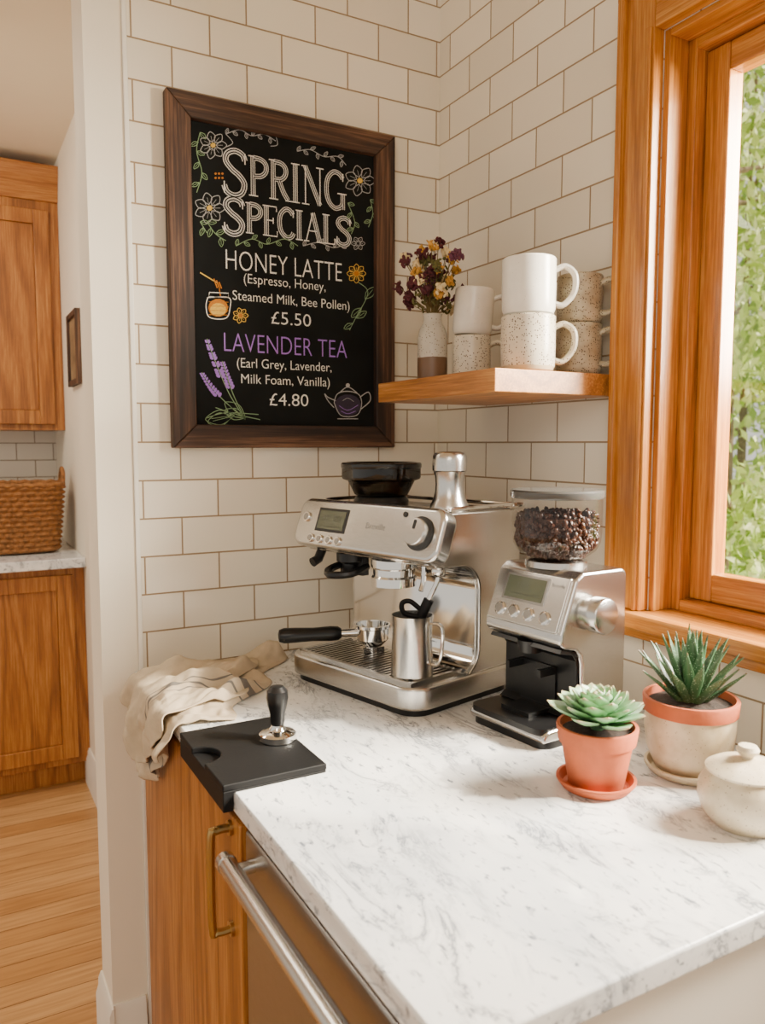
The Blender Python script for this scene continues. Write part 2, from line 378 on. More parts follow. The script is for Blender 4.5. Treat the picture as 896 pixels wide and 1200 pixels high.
m = MB(); m.box((0,WY0+.012,WZ1-.012), (.14,WY1-.012,WZ1)); m.box((.045,WY0+.030,WZ1-.030), (.14,WY1-.030,WZ1-.012)); m.build('head_jamb', winY, wd, o, bevel=.002)
m = MB(); m.box((.045,WY0+.030,WZ0), (.14,WY1-.030,WZ0+.020)); m.build('bottom_rail', winY, wd, o, bevel=.002)
y1s = WY1-.031; y0s = WY0+.031; z0s = WZ0+.021; z1s = WZ1-.031; sw = .046
for a, b in ((y1s-sw, y1s), (y0s, y0s+sw)):
    sa = MB(); sa.box((.068,a,z0s), (.105,b,z1s)); sash = sa.build('sash_stile', winZ, wd, o, bevel=.004)
for a, b in ((z1s-sw, z1s), (z0s, z0s+sw+.004)):
    m = MB(); m.box((.068,y0s+sw,a), (.105,y1s-sw,b)); m.build('sash_rail', winY, wd, o, bevel=.004)
m = MB(); m.box((.084,y0s+sw-.005,z0s+sw-.005), (.088,y1s-sw+.005,z1s-sw+.005)); m.build('glass', winglass, wd, o)

# ------------------------------------------------------------------ counter & cabinets
ct = tag(MB().box((-.762,-1.2,.88), (-.0,-.0005,.91)).build('countertop', marbleM, bevel=.004), 'white marble worktop with grey veining', 'countertop')
bc = thing('base_cabinet', (-.37,-.35,0), 'oak base cabinet with brass bar handle under the marble', 'cabinet')
o = (-.37,-.35,0)
m = MB(); m.box((-.735,-.69,.09), (-.002,-.002,.879)); m.box((-.67,-.69,0), (-.002,-.002,.09)); m.box((-.742,-.066,.09), (-.735,-.002,.879)); m.build('body', oakZ, bc, o, bevel=.0015)
m = MB(); m.box((-.760,-.683,.105), (-.7425,-.072,.868)); dr = m.build('door', oakZ, bc, o, bevel=.003)
m = MB(); hy = -.645; P = [(-.760,hy,.700),(-.782,hy,.700),(-.790,hy,.712),(-.790,hy,.838),(-.782,hy,.850),(-.760,hy,.850)]
m.tube(smoothpts(P, 5), .006, 10)
for z in (.700,.850): m.tube([(-.7602,hy,z),(-.765,hy,z)], .011, 14)
h = m.build('handle', brass, dr, o); tag(h, 'brass bar handle')
dw = thing('dishwasher', (-.37,-.93,0), 'stainless steel dishwasher with a round bar handle', 'dishwasher')
o = (-.37,-.93,0)
m = MB(); m.box((-.73,-1.165,.02), (-.01,-.693,.878)); m.build('body', darkM, dw, o)
m = MB(); m.box((-.757,-1.163,.10), (-.731,-.696,.868)); dd = m.build('door', steelD, dw, o, bevel=.004)
m = MB(); m.tube([(-.787,-.705,.834),(-.787,-1.14,.834)], .0125, 20); m.tube([(-.787,-.700,.834),(-.787,-.712,.834)], .0138, 20); m.tube([(-.787,-1.135,.834),(-.787,-1.145,.834)], .0138, 20)
for y in (-.730,-1.11): m.tube([(-.756,y,.834),(-.784,y,.834)], .009, 14)
tag(m.build('handle', steel, dd, o), 'round brushed steel bar handle')
ep = tag(MB().box((-.74,-1.185,0), (-.002,-1.168,.879)).build('cabinet_end_panel', paint2, bevel=.002), 'white painted end panel under the marble', 'cabinet panel')

# far kitchen
fk = thing('base_cabinet', (-1.3,1.98,0), 'oak base cabinet with recessed panel doors below a pale counter', 'cabinet'); o = (-1.3,1.98,0)
m = MB(); m.box((-2.5,1.62,.10), (-.6305,2.395,.905)); m.box((-2.5,1.68,0), (-.6305,2.395,.10)); m.build('body', oakZ, fk, o, bevel=.002)
def shaker(x0, x1, z0, z1, y, par, o, st=.06):
    m = MB()
    m.box((x0,y-.02,z0), (x0+st,y,z1)); m.box((x1-st,y-.02,z0), (x1,y,z1))
    m.box((x0+st,y-.02,z0), (x1-st,y,z0+st)); m.box((x0+st,y-.02,z1-st), (x1-st,y,z1))
    m.box((x0+st,y-.009,z0+st), (x1-st,y,z1-st))
    return m.build('door', oakZ, par, o, bevel=.003)
shaker(-1.18,-.675,.13,.875,1.6195,fk,o); shaker(-1.70,-1.19,.13,.875,1.6195,fk,o)
tag(MB().box((-2.5,1.56,.906), (-.6305,2.395,.945)).build('countertop', marbleM, bevel=.004), 'pale marble counter on the far oak cabinet', 'countertop')
uc = thing('wall_cabinet', (-1.3,2.2,1.45), 'oak wall cabinet with recessed panel door and crown', 'cabinet'); o = (-1.3,2.2,1.45)
m = MB(); m.box((-2.5,2.04,1.45), (-.6305,2.395,2.50)); m.build('body', oakZ, uc, o, bevel=.002)
shaker(-1.16,-.672,1.475,2.38,2.0395,uc,o); shaker(-1.66,-1.17,1.475,2.38,2.0395,uc,o)
m = MB(); m.prism([(2.395,2.42),(2.03,2.42),(2.02,2.45),(2.0,2.50),(1.985,2.53),(1.985,2.56),(2.395,2.56)], 'X', -2.5, -.6305); m.build('crown', oakX, uc, o, bevel=.002)
pf = thing('picture_frame', (-.631,1.62,1.62), 'small dark wooden picture frame hung on the wall', 'picture'); o = (-.631,1.74,1.62)
m = MB()
m.prism([(1.62,1.62),(1.87,1.62),(1.85,1.64),(1.64,1.64)], 'X', -.650, -.631); m.prism([(1.62,1.90),(1.87,1.90),(1.85,1.88),(1.64,1.88)], 'X', -.650, -.631)
m.prism([(1.62,1.62),(1.64,1.64),(1.64,1.88),(1.62,1.90)], 'X', -.650, -.631); m.prism([(1.87,1.62),(1.85,1.64),(1.85,1.88),(1.87,1.90)], 'X', -.650, -.631)
m.build('frame', frameZ, pf, o)
m = MB(); m.box((-.640,1.64,1.64), (-.632,1.85,1.88)); m.build('print', plain('muted_print', srgb(130,106,76), .6, var=.5, nscale=14), pf, o)

# basket
bk = thing('basket', (-.87,1.88,.9525), 'woven seagrass basket standing on the far counter', 'basket')
m = MB(); V = []; F = []; rows = 52; seg = 260; nst = 24
def rr(t, a, b, p=4):
    c, s = math.cos(t), math.sin(t); r = (abs(c/a)**p+abs(s/b)**p)**(-1/p); return r*c, r*s
for i in range(rows+1):
    zz = i/rows*.27; row = i/4
    for k in range(seg):
        t = 2*pi*k/seg; a = .17+.025*i/rows; b = .13+.02*i/rows
        x, y = rr(t, a, b)
        ph = int(row) % 2
        d = .016*abs(math.sin(pi*row))*(.15+.85*(.5+.5*math.cos(nst*t+pi*ph)))
        L = math.hypot(x, y); V.append((x*(1+d/L), y*(1+d/L), zz))
for i in range(rows):
    for k in range(seg): F.append((i*seg+k, i*seg+(k+1) % seg, (i+1)*seg+(k+1) % seg, (i+1)*seg+k))
F.append(tuple(range(seg))[::-1]); m.add(V, F)
m.build('body', basketM, bk).modifiers.new('s', 'SOLIDIFY').thickness = .006
m = MB(); m.tube([(rr(2*pi*k/60, .197, .152)[0], rr(2*pi*k/60, .197, .152)[1], .273+.003*math.sin(k*2.4)) for k in range(61)], .010, 8); m.build('rim', basketM, bk)
for sx in (-1, 1):
    m = MB(); m.tube(smoothpts([(sx*.197,-.05,.275),(sx*.200,-.035,.315),(sx*.200,0,.335),(sx*.200,.035,.315),(sx*.197,.05,.275)], 6), .009, 8); m.build('handle', basketM, bk)

# ------------------------------------------------------------------ chalkboard
X0, X1, Z0, Z1 = -.674, -.141, 1.382, 2.108; FW = .050
cbd = thing('chalkboard', (-.4045,0,Z0), 'menu chalkboard in a dark rustic wood frame on tile', 'chalkboard sign'); o = (-.4045,0,Z0)
for P in ([(X0,Z0),(X0+FW,Z0+FW),(X0+FW,Z1-FW),(X0,Z1)], [(X1,Z0),(X1-FW,Z0+FW),(X1-FW,Z1-FW),(X1,Z1)]):
    m = MB(); m.prism(P, 'Y', -.030, -.001); m.build('frame_stile', frameZ, cbd, o, bevel=.003)
for P in ([(X0,Z0),(X1,Z0),(X1-FW,Z0+FW),(X0+FW,Z0+FW)], [(X0,Z1),(X1,Z1),(X1-FW,Z1-FW),(X0+FW,Z1-FW)]):
    m = MB(); m.prism(P, 'Y', -.030, -.001); m.build('frame_rail', frameX, cbd, o, bevel=.003)
m = MB(); m.box((X0+FW-.005,-.014,Z0+FW-.005), (X1-FW+.005,-.002,Z1-FW+.005)); m.build('board', boardM, cbd, o)
YB = -.0148
def art(a, b):   # artwork sheet units -> board plane metres
    v = (600-b)/920; ang = math.atan(v)-.0867
    u = (a-448)/920*(.9962-.0866*math.tan(ang))
    D = 1.684/(.8755-.4833*u)
    return (-1.089+D*(.4833+.8755*u), 1.391+D*math.tan(ang))
GL = {
 'S': (.62, [[(.56,.80),(.50,.92),(.32,.98),(.14,.90),(.10,.74),(.24,.58),(.42,.46),(.54,.30),(.48,.10),(.30,.02),(.12,.08),(.05,.22)]], [[(.56,.95),(.56,.72)],[(.05,.05),(.05,.3)]]),
 'P': (.60, [[(.16,0),(.16,1)],[(.18,.97),(.40,.95),(.54,.84),(.54,.66),(.40,.53),(.18,.50)]], [[(.03,0),(.30,0)],[(.03,1),(.2,1)]]),
 'R': (.66, [[(.16,0),(.16,1)],[(.18,.97),(.40,.95),(.53,.84),(.53,.67),(.40,.54),(.18,.52)],[(.34,.50),(.46,.22),(.60,.02)]], [[(.03,0),(.30,0)],[(.03,1),(.2,1)],[(.52,0),(.70,0)]]),
 'I': (.34, [[(.17,0),(.17,1)]], [[(.04,0),(.30,0)],[(.04,1),(.30,1)]]),
 'N': (.74, [[(.14,1),(.60,.02)]], [[(.14,0),(.14,1)],[(.60,0),(.60,1)],[(.03,0),(.26,0)],[(.48,1),(.72,1)],[(.02,1),(.16,1)]]),
 'G': (.70, [[(.60,.84),(.48,.96),(.30,.98),(.12,.80),(.07,.50),(.13,.20),(.32,.02),(.52,.06),(.60,.18)],[(.60,.0),(.60,.42)]], [[(.42,.42),(.72,.42)],[(.60,.97),(.60,.76)]]),
 'E': (.56, [[(.16,0),(.16,1)]], [[(.03,1),(.52,1),(.52,.84)],[(.16,.52),(.40,.52)],[(.40,.62),(.40,.42)],[(.03,0),(.54,0),(.54,.18)]]),
 'C': (.62, [[(.56,.82),(.46,.95),(.30,.98),(.12,.80),(.07,.50),(.13,.20),(.32,.02),(.50,.06),(.58,.20)]], [[(.57,.97),(.57,.72)]]),
 'A': (.68, [[(.34,1),(.60,0)]], [[(.34,1),(.09,0)],[(.17,.36),(.50,.36)],[(0,0),(.20,0)],[(.48,0),(.70,0)]]),
 'L': (.54, [[(.16,0),(.16,1)]], [[(.03,0),(.50,0),(.50,.20)],[(.03,1),(.30,1)]]),
}
lw = MB()
def serifword(word, x0, x1, z0, h, first=1.):
    tot = sum(GL[c][0]*(first if i == 0 else 1) for i, c in enumerate(word)); k = (x1-x0)/tot; x = x0
    for i, ch in enumerate(word):
        w, thick, thin = GL[ch]; fs = first if i == 0 else 1.
        hh = h*fs; zz = z0-(hh-h)*.55; kk = k*fs
        tf = lambda p: (x+p[0]*kk, zz+p[1]*hh)
        for st in thick:
            P = smoothpts([(p[0],0,p[1]) for p in st], 6) if len(st) > 2 else [Vector((p[0],0,p[1])) for p in st]
            pts = [tf((p.x, p.z)) for p in P]
            lw.ribbon(pts, .0105*fs, YB-.0003, 2); lw.ribbon(pts, .0066*fs, YB-.0005, 1); lw.ribbon(pts, .0024*fs, YB-.0007, 2)
        for st in thin: lw.ribbon([tf(p) for p in st], .0024, YB-.0009, 0)
        x += w*kk
serifword('SPRING', -.556, -.264, 1.926, .082, 1.18)
serifword('SPECIALS', -.556, -.250, 1.846, .063, 1.22)
lw.build('title_lettering', [chW, chK, chalk('chalk_soft_white', srgb(206,204,196))], cbd, o, smooth=False, recalc=False)
def tx(lm, body, a0, a1, b, h, thin=-.008):
    xa = art(a0, b)[0]; xb = art(a1, b)[0]; zc = art((a0+a1)/2, b)[1]
    text_on(lm, body, xa, xb, zc, h, YB-.0004, 0, thin)
lm = MB()
tx(lm, 'HONEY LATTE', 262, 397, 313, .041, -.015)
tx(lm, '(Espresso, Honey,', 283, 378, 334, .027)
tx(lm, 'Steamed Milk, Bee Pollen)', 270, 406, 355, .027)
tx(lm, '\u00a35.50', 315, 361, 375, .027)
lm.build('menu_lettering', chW, cbd, o, smooth=False, recalc=False)
lm = MB(); tx(lm, 'LAVENDER TEA', 260, 403, 406, .039, -.015); tag(lm.build('menu_lettering', chV, cbd, o, smooth=False, recalc=False), 'violet chalk lettering')
lm = MB()
tx(lm, '(Earl Grey, Lavender,', 275, 385, 430, .027)
tx(lm, 'Milk Foam, Vanilla)', 280, 383, 448, .027)
tx(lm, '\u00a34.80', 313, 358, 469, .027)
lm.build('menu_lettering', chW, cbd, o, smooth=False, recalc=False)
dm = MB()   # drawings: 0 white 1 green 2 yellow 3 violet 4 honey 5 grey 6 teapot
def line(P, mi=0, w=.0016, sm=True, lay=0):
    Q = [(p[0], 0, p[1]) for p in P]; Q = smoothpts(Q, 6) if sm and len(Q) > 2 else [Vector(q) for q in Q]
    dm.ribbon([art(q.x, q.z) for q in Q], w, YB-.0004-.0002*lay, mi)
def blob(a, b, r, mi, ry=None, ang=0, lay=0):
    ry = ry or r; n = 14; cc = [(r*math.cos(2*pi*k/n), ry*math.sin(2*pi*k/n)) for k in range(n)]
    V = [(lambda q: (q[0], YB-.0005-.0002*lay, q[1]))(art(a+x*math.cos(ang)-y*math.sin(ang), b+x*math.sin(ang)+y*math.cos(ang))) for x, y in cc]
    dm.add(V, [tuple(range(n))], mi)
def petals(a, b, r, n, mi, w=.0014, rot=0):
    for k in range(n):
        t = rot+2*pi*k/n; d = (math.cos(t), math.sin(t)); e = (-d[1], d[0])
        line([(a+d[0]*r*.22, b+d[1]*r*.22), (a+d[0]*r*.6+e[0]*r*.30, b+d[1]*r*.6+e[1]*r*.30), (a+d[0]*r, b+d[1]*r), (a+d[0]*r*.6-e[0]*r*.30, b+d[1]*r*.6-e[1]*r*.30), (a+d[0]*r*.22, b+d[1]*r*.22)], mi, w)
        line([(a+d[0]*r*.3, b+d[1]*r*.3), (a+d[0]*r*.7, b+d[1]*r*.7)], mi, .0008)
def leaf2(a, b, L, t, mi=1, w=.0014):
    d = (math.cos(t), math.sin(t)); e = (-d[1], d[0])
    line([(a, b), (a+d[0]*L*.5+e[0]*L*.25, b+d[1]*L*.5+e[1]*L*.25), (a+d[0]*L, b+d[1]*L), (a+d[0]*L*.5-e[0]*L*.25, b+d[1]*L*.5-e[1]*L*.25), (a, b)], mi, w)
    line([(a, b), (a+d[0]*L*.8, b+d[1]*L*.8)], mi, .001)
def vine(P, mi=1, L=9, every=1):
    line(P, mi)
    for i in range(0, len(P)-1, every):
        t = math.atan2(P[i+1][1]-P[i][1], P[i+1][0]-P[i][0])
        leaf2(P[i][0], P[i][1], L, t-.9, mi); leaf2((P[i][0]+P[i+1][0])/2, (P[i][1]+P[i+1][1])/2, L, t+.9, mi)
CH = [chW, chG, chY, chV, chO, chGr, chT]
def done(name):
    global dm
    dm.build(name, CH, cbd, o, smooth=False, recalc=False); dm = MB()
for a, b, r in ((247,173,16),(243,246,18)):
    petals(a, b, r, 7, 5, .0016); blob(a, b, r*.18, 2, lay=1)
vine([(262,160),(278,155),(292,162),(306,160),(320,168)], 5, 7)
line([(262,160),(270,170),(262,175)], 5); line([(306,160),(318,160),(322,172),(314,174)], 5)
vine([(232,158),(228,180),(234,205),(228,228)], 1, 10)
vine([(240,262),(250,276),(262,284)], 1, 11)
vine([(232,262),(240,275)], 1, 10)
vine([(274,290),(292,282),(310,288),(330,282),(346,290)], 1, 8)
for k in range(6): blob(250+4*(k % 3), 206+5*(k//3), 1.3, 4)
vine([(352,290),(370,286),(388,292),(404,286)], 5, 7)
petals(416,287,8,6,5,.0012); vine([(430,236),(433,252),(428,268)], 1, 8); vine([(404,240),(412,262),(408,276)], 1, 8)
petals(418, 214, 18, 7, 5, .0016); blob(418, 214, 3.2, 2, lay=1)
vine([(345,180),(360,178),(376,186),(392,186),(402,196)], 5, 7)
done('floral_border_drawing')
petals(414,322,11,8,2,.0015); blob(414,322,3,4,lay=1)
line([(416,332),(426,340),(426,350),(414,372),(406,388)], 1); leaf2(424,352,18,-.9); leaf2(420,362,16,2.4); leaf2(414,374,14,-.6); leaf2(410,380,12,2.6)
done('flower_drawing')
petals(279,371,9,7,2,.0016); blob(279,371,2.6,4,lay=1); done('flower_drawing')
blob(253,362,11.5,4,10.5); blob(253,364,9.5,2,7.5,lay=1)
line([(241,350),(239,360),(243,373),(262,374),(267,361),(265,350),(241,350)], 0, .0020)
line([(243,344),(265,345),(265,350),(242,349),(243,344)], 0, .0018, False)
for b in (355,360,365,370): line([(242,b),(265,b+.5)], 4, .0012, lay=2)
line([(232,321),(252,333)], 2, .0024)
for k in (0,1,2): line([(248+k*3,328+k*2),(252+k*2.5,339+k*.3)], 4, .0026)
line([(254,338),(256,350)], 4, .0022)
done('honey_jar_drawing')
for P, n in (([(285,492),(266,462),(250,425),(240,398)], 13), ([(285,492),(272,466),(264,444),(258,424)], 9), ([(285,492),(262,472),(246,455),(234,437)], 9)):
    line(P, 1, .0018); S = smoothpts([(p[0],0,p[1]) for p in P], 12)
    for i in range(n):
        p = S[min(len(S)-1, int(len(S)*(.52+.48*i/n)))]; s = (n-i)/n*1.5+1.5
        for sg in (-1, 1): blob(p.x+sg*s*1.0, p.z+1, s*.62, 3, s*.95, sg*.7-.3, lay=(i % 2))
leaf2(285,490,30,-2.5); leaf2(285,490,26,-2.8); leaf2(272,487,34,3.0); leaf2(270,488,30,2.9)
line([(240,490),(262,484),(300,486)], 1); line([(250,478),(275,486),(302,492)], 1)
done('lavender_drawing')
blob(404,475,15.5,6,12.5); line([(388,472),(392,462),(404,459),(417,463),(420,475),(414,487),(396,487),(388,472)], 5, .0020, lay=1)
line([(394,461),(404,454),(415,461)], 5, .0020); blob(404,452,2.4,5)
line([(388,478),(381,470),(377,462),(381,466),(390,470)], 5, .0020); line([(418,466),(428,460),(430,470),(419,480)], 5, .0022)
line([(398,470),(404,467),(411,471)], 5, .001, lay=2)
line([(394,476),(404,481),(416,475)], 3, .0012, lay=2); line([(396,482),(404,485),(413,482)], 3, .0012, lay=2)
line([(392,491),(416,491)], 5, .0018)
done('teapot_drawing')

# ------------------------------------------------------------------ shelf + contents
SH = 1.518
tag(MB().box((-.283,-.612,1.478), (-.0005,-.205,SH)).build('floating_shelf', shelfM, bevel=.002), 'thick oak floating shelf fixed to the tile', 'shelf')
def mug(loc, r, h, ang, matb, label, tilt=(0,0), base=None):
    e = thing('mug', loc, label, 'mug', ang, 'mugs on the shelf'); e.rotation_euler = (tilt[0], tilt[1], ang)
    rb = base or r*.96
    m = MB(); m.lathe([(0,.0),(rb*.88,.0),(rb*.97,.003),(r*.995,h*.12),(r*1.01,h*.5),(r,h-.002),(r-.0015,h),(r-.004,h-.002),(r-.005,h*.5),(rb-.006,.008),(0,.007)], 56)
    m.build('body', matb, e)
    m = MB(); P = smoothpts([(r-.003,0,h*.80),(r+.016,0,h*.87),(r+.034,0,h*.72),(r+.033,0,h*.42),(r+.014,0,h*.20),(r-.003,0,h*.22)], 6)
    m.tube(P, .0056, 10, flat=1.5); m.build('handle', matb, e)
    return e
wg = speckle('white_glaze', srgb(238,232,219), srgb(170,156,134), .25, 200, .10, .3)
sp1 = speckle('speckled_glaze', srgb(222,211,188), srgb(70,46,26), .3, 260, .30, .6, srgb(196,176,144), .012)
sp2 = speckle('grey_speckled_glaze', srgb(184,173,148), srgb(66,50,34), .35, 280, .31, .65, mottled=srgb(152,136,110))
hR = math.radians(-30)
mug((-.170,-.559,SH+.0003), .048, .099, hR, sp1, 'speckled cream stoneware mug under a white mug')
mug((-.170,-.559,SH+.0998), .0475, .100, hR, wg, 'white ceramic mug stacked on a speckled mug')
mug((-.128,-.325,SH+.0003), .0395, .094, hR, sp1, 'speckled cream stoneware mug beneath a tilted mug')
mug((-.128,-.325,SH+.0965), .0405, .094, hR, wg, 'white ceramic mug tilted on top of another mug', tilt=(.0,.07))
mug((-.050,-.560,SH+.0003), .042, .093, math.radians(-62), sp2, 'grey-beige speckled mug against the tiled wall')
mug((-.050,-.560,SH+.0938), .0415, .088, math.radians(-62), sp2, 'grey-beige speckled mug stacked against the tiled wall')
va = thing('vase', (-.190,-.272,SH), 'two-tone stoneware bottle vase holding dried flowers', 'vase')
vm = speckle('vase_glaze', srgb(200,193,178), srgb(110,96,76), .4, 220, .24, .6, srgb(112,84,60), .054)
m = MB(); m.lathe([(0,0),(.028,0),(.031,.004),(.0315,.03),(.031,.095),(.027,.112),(.020,.124),(.0185,.136),(.0205,.142),(.0175,.142),(.0155,.134),(.017,.122),(.026,.09),(.026,.01),(0,.008)], 48); m.build('body', vm, va)
df = thing('dried_flower_bouquet', (-.190,-.272,SH+.012), 'dried flowers in cream, yellow and burgundy in the vase', 'dried flowers')
stemM = plain('dry_stem', srgb(108,92,50), .8, var=.2)
fl = [plain('dried_cream', srgb(230,208,158), .9, var=.15), plain('dried_yellow', srgb(200,148,62), .9, var=.2), plain('dried_burgundy', srgb(80,32,38), .9, var=.3), plain('dried_mauve', srgb(104,58,76), .9, var=.3), plain('dried_green', srgb(98,94,48), .9, var=.3)]
ms = MB(); mf = MB()
for i in range(66):
    a = random.uniform(0, 2*pi); q = math.sqrt(random.random()); L = random.uniform(.180,.285); sp = q*.072
    r0 = .009
    p0 = Vector((r0*.5*math.cos(a+2), r0*.5*math.sin(a+2), .0)); p1 = Vector((r0*math.cos(a), r0*math.sin(a), .125))
    p2 = Vector((math.cos(a)*sp, math.sin(a)*sp, L-q*.03)); pm = p1.lerp(p2, .5)*1. - Vector((math.cos(a)*sp*.12, math.sin(a)*sp*.12, 0))
    ms.tube(smoothpts([p0, p1, pm, p2], 4), .0009, 5)
    ci = random.choice([0,0,0,1,1,2,2,2,2,3,3,4]); R = random.uniform(.008,.013)
    for k in range(random.randint(14,22)):
        d = Vector((random.gauss(0,1), random.gauss(0,1), random.gauss(0,1))).normalized()
        c = p2+d*R*random.uniform(.4,1.1); s = random.uniform(.0028,.0052)
        T = Euler((random.random()*6, random.random()*6, 0)).to_matrix().to_4x4()
        mf.ell(c, (s*1.5, s, s*.45), ci, 6, 4, T)
    if i % 2 == 0:
        for k in range(3):
            c = p1.lerp(p2, random.uniform(.35,.9)); mf.ell(c+Vector((random.uniform(-.01,.01), random.uniform(-.01,.01), 0)), (.007,.003,.002), 4, 6, 4, Euler((random.random()*3, random.random()*3, random.random()*3)).to_matrix().to_4x4())
ms.build('stems', stemM, df); mf.build('blossoms', fl, df)

# ------------------------------------------------------------------ espresso machine
em = thing('espresso_machine', (-.295,-.334,.9102), 'brushed stainless espresso machine with built-in grinder', 'espresso machine', math.radians(-76))
def arc(cx, cz, r, a0, a1, n=8): return [(cx+r*math.cos(math.radians(a0+(a1-a0)*i/n)), cz+r*math.sin(math.radians(a0+(a1-a0)*i/n))) for i in range(n+1)]
prof = [(.14,.03),(.14,.335)] + arc(.12,.335,.02,0,90,4) + [(-.070,.358),(-.092,.340),(-.100,.262)] + [(-.04,.258)] + arc(-.03,.208,.05,90,0,8) + arc(-.03,.10,.05,0,-90,8)[:6] + [(-.02,.04)]
m = MB(); m.prism(prof, 'X', -.182, .182); m.build('body', steel, em, bevel=.004)
inn = arc(-.03,.208,.0485,88,0,10) + arc(-.03,.10,.0485,0,-70,8)
ou = arc(-.03,.208,.0505,88,0,10) + arc(-.03,.10,.0505,0,-70,8)
m = MB(); m.prism(inn + ou[::-1], 'X', -.172, .172); m.build('backsplash', chrome, em)
def rrect(hx, y0, y1, r, n=6, hx0=None):
    P = []; h0 = hx0 if hx0 is not None else -hx
    for cx, cy, a in ((hx-r, y0+r, -90), (hx-r, y1-r, 0), (h0+r, y1-r, 90), (h0+r, y0+r, 180)):
        P += [(cx+r*math.cos(math.radians(a+90*i/n)), cy+r*math.sin(math.radians(a+90*i/n))) for i in range(n+1)]
    return P
m = MB(); m.prism(rrect(.188,-.158,.14,.045), 'Z', .012, .054); m.build('drip_tray_base', steel, em, bevel=.006)
m = MB(); m.prism(rrect(.178,-.148,.13,.04), 'Z', .0, .014); m.build('foot', blackP, em)
m = MB(); m.box((-.158,-.138,.0535), (.158,.015,.0548), 0)
for i in range(26): 
    x = -.153+.01225*i; m.box((x-.0030,-.134,.0548), (x+.0030,.010,.0585), 1)
m.box((-.160,-.141,.0535), (.160,-.134,.0595), 1); m.box((-.162,-.141,.0535), (-.157,.012,.0595), 1); m.box((.157,-.141,.0535), (.162,.012,.0595), 1)
m.build('drip_grille', [blackP, steel], em)
m = MB(); m.prism(rrect(.214,-.050,.050,.026,hx0=-.192), 'Z', -.002, .036)
for k, p in enumerate(m.v): m.v[k] = Vector((p.x, -p.z+.0, p.y))
cp = m.build('control_panel', steel, em, bevel=.009, seg=5, loc=(0,-.088,.312), rot=(math.radians(-20),0,0))
YF = -.0362
def disc(name, x, z, r, t, mat, par, seg=32, y=None, prof=None):
    m = MB(); T = Matrix.Translation((x, YF if y is None else y, z)) @ Matrix.Rotation(pi/2, 4, 'X')
    m.lathe(prof or [(0,0),(r,0),(r,t*.8),(r*.92,t),(0,t)], seg, 0, T); return m.build(name, mat, par)
m = MB(); m.box((-.125,YF-.0012,-.018), (-.035,YF+.001,.030), 0); m.box((-.119,YF-.0018,-.013), (-.041,YF-.0012,.025), 1)
text_on(m, '93\u00b0', -.108, -.088, .010, .011, YF-.0021, 2); text_on(m, '25:0', -.074, -.052, .010, .011, YF-.0021, 2); m.box((-.106,YF-.0021,-.008), (-.052,YF-.0018,-.0065), 2)
m.build('display', [darkM, lcdM, lcdT], cp)
disc('button', -.160, .008, .0105, .004, chrome, cp); disc('button_cap', -.160, .008, .007, .005, steelD, cp)
for x in (-.130,-.102,-.074,-.046): 
    disc('button', x, -.034, .0088, .004, chrome, cp); disc('button_cap', x, -.034, .006, .0052, steelD, cp)
m = MB(); text_on(m, 'Breville', .022, .074, .004, .012, YF-.0004, 0, -.01); m.build('badge_lettering', badgeM, cp, smooth=False)
disc('dial_ring', .164, -.000, .031, .004, darkM, cp, prof=[(0,0),(.031,0),(.031,.003),(.029,.004),(0,.004)])
disc('dial_knob', .164, -.000, .025, .02, steel, cp, prof=[(0,.004),(.025,.004),(.025,.016),(.0235,.018),(0,.0185)])
m = MB(); m.box((.1615,YF-.0195,.004), (.1665,YF-.0180,.020)); m.build('dial_pointer', darkM, cp)
disc('button', .118, .032, .005, .002, darkM, cp)
m = MB(); T = Matrix.Translation((.045,-.070,0)); m.lathe([(0,.262),(.044,.262),(.044,.248),(.040,.244),(.040,.232),(.043,.228),(.043,.212),(.032,.209),(0,.209)], 40, 0, T); m.build('group_head', chrome, em)
m = MB(); T = Matrix.Translation((-.078,-.072,0)); m.lathe([(0,.262),(.030,.262),(.030,.246),(.018,.240),(.018,.222),(0,.222)], 30, 0, T)
m.tube(smoothpts([(-.112,-.058,.236),(-.114,-.10,.226),(-.078,-.125,.222),(-.044,-.10,.226),(-.046,-.058,.236)], 5), .008, 8)
m.box((-.112,-.072,.218), (-.044,-.055,.262)); m.build('grinder_outlet', blackP, em)
m = MB(); m.tube([(-.150,-.09,.262),(-.150,-.10,.244),(-.150,-.115,.238)], .010, 14); m.build('outlet_stub', blackP, em)
m = MB(); m.tube(smoothpts([(.150,-.060,.262),(.152,-.062,.235),(.142,-.074,.20),(.128,-.088,.155),(.124,-.092,.105)], 6), .0048, 12); m.ell((.151,-.060,.250), (.013,.013,.013), 0, 16, 10)
m.build('steam_wand', chrome, em)
m = MB(); m.tube([(.1415,-.0745,.198),(.131,-.085,.165)], .0095, 14)
m.tube(smoothpts([(.135,-.083,.175),(.118,-.098,.194),(.106,-.108,.190),(.110,-.106,.172),(.130,-.088,.166)], 6), .0048, 8); m.build('wand_grip', blackR, em)
m = MB(); m.tube(smoothpts([(.100,-.045,.262),(.100,-.046,.225),(.101,-.054,.205)], 5), .005, 10); m.build('hot_water_spout', chrome, em)
m = MB(); m.box((-.165,.1395,.035), (.165,.160,.345)); m.build('water_tank', plain('smoked_tank', (.02,.02,.02), .15), em, bevel=.006)
m = MB(); m.tube(smoothpts([(.176,-.055,.357),(.176,-.045,.3635),(.176,.12,.3635),(.17,.130,.3635),(-.17,.130,.3635),(-.176,.12,.3635),(-.176,-.045,.3635),(-.176,-.055,.357)], 4), .004, 8)
m.build('cup_rail', chrome, em)
m = MB(); m.box((-.0,-.05,.354), (.170,.122,.3563)); m.build('cup_tray', steelD, em)
T = Matrix.Translation((-.088,.02,0))
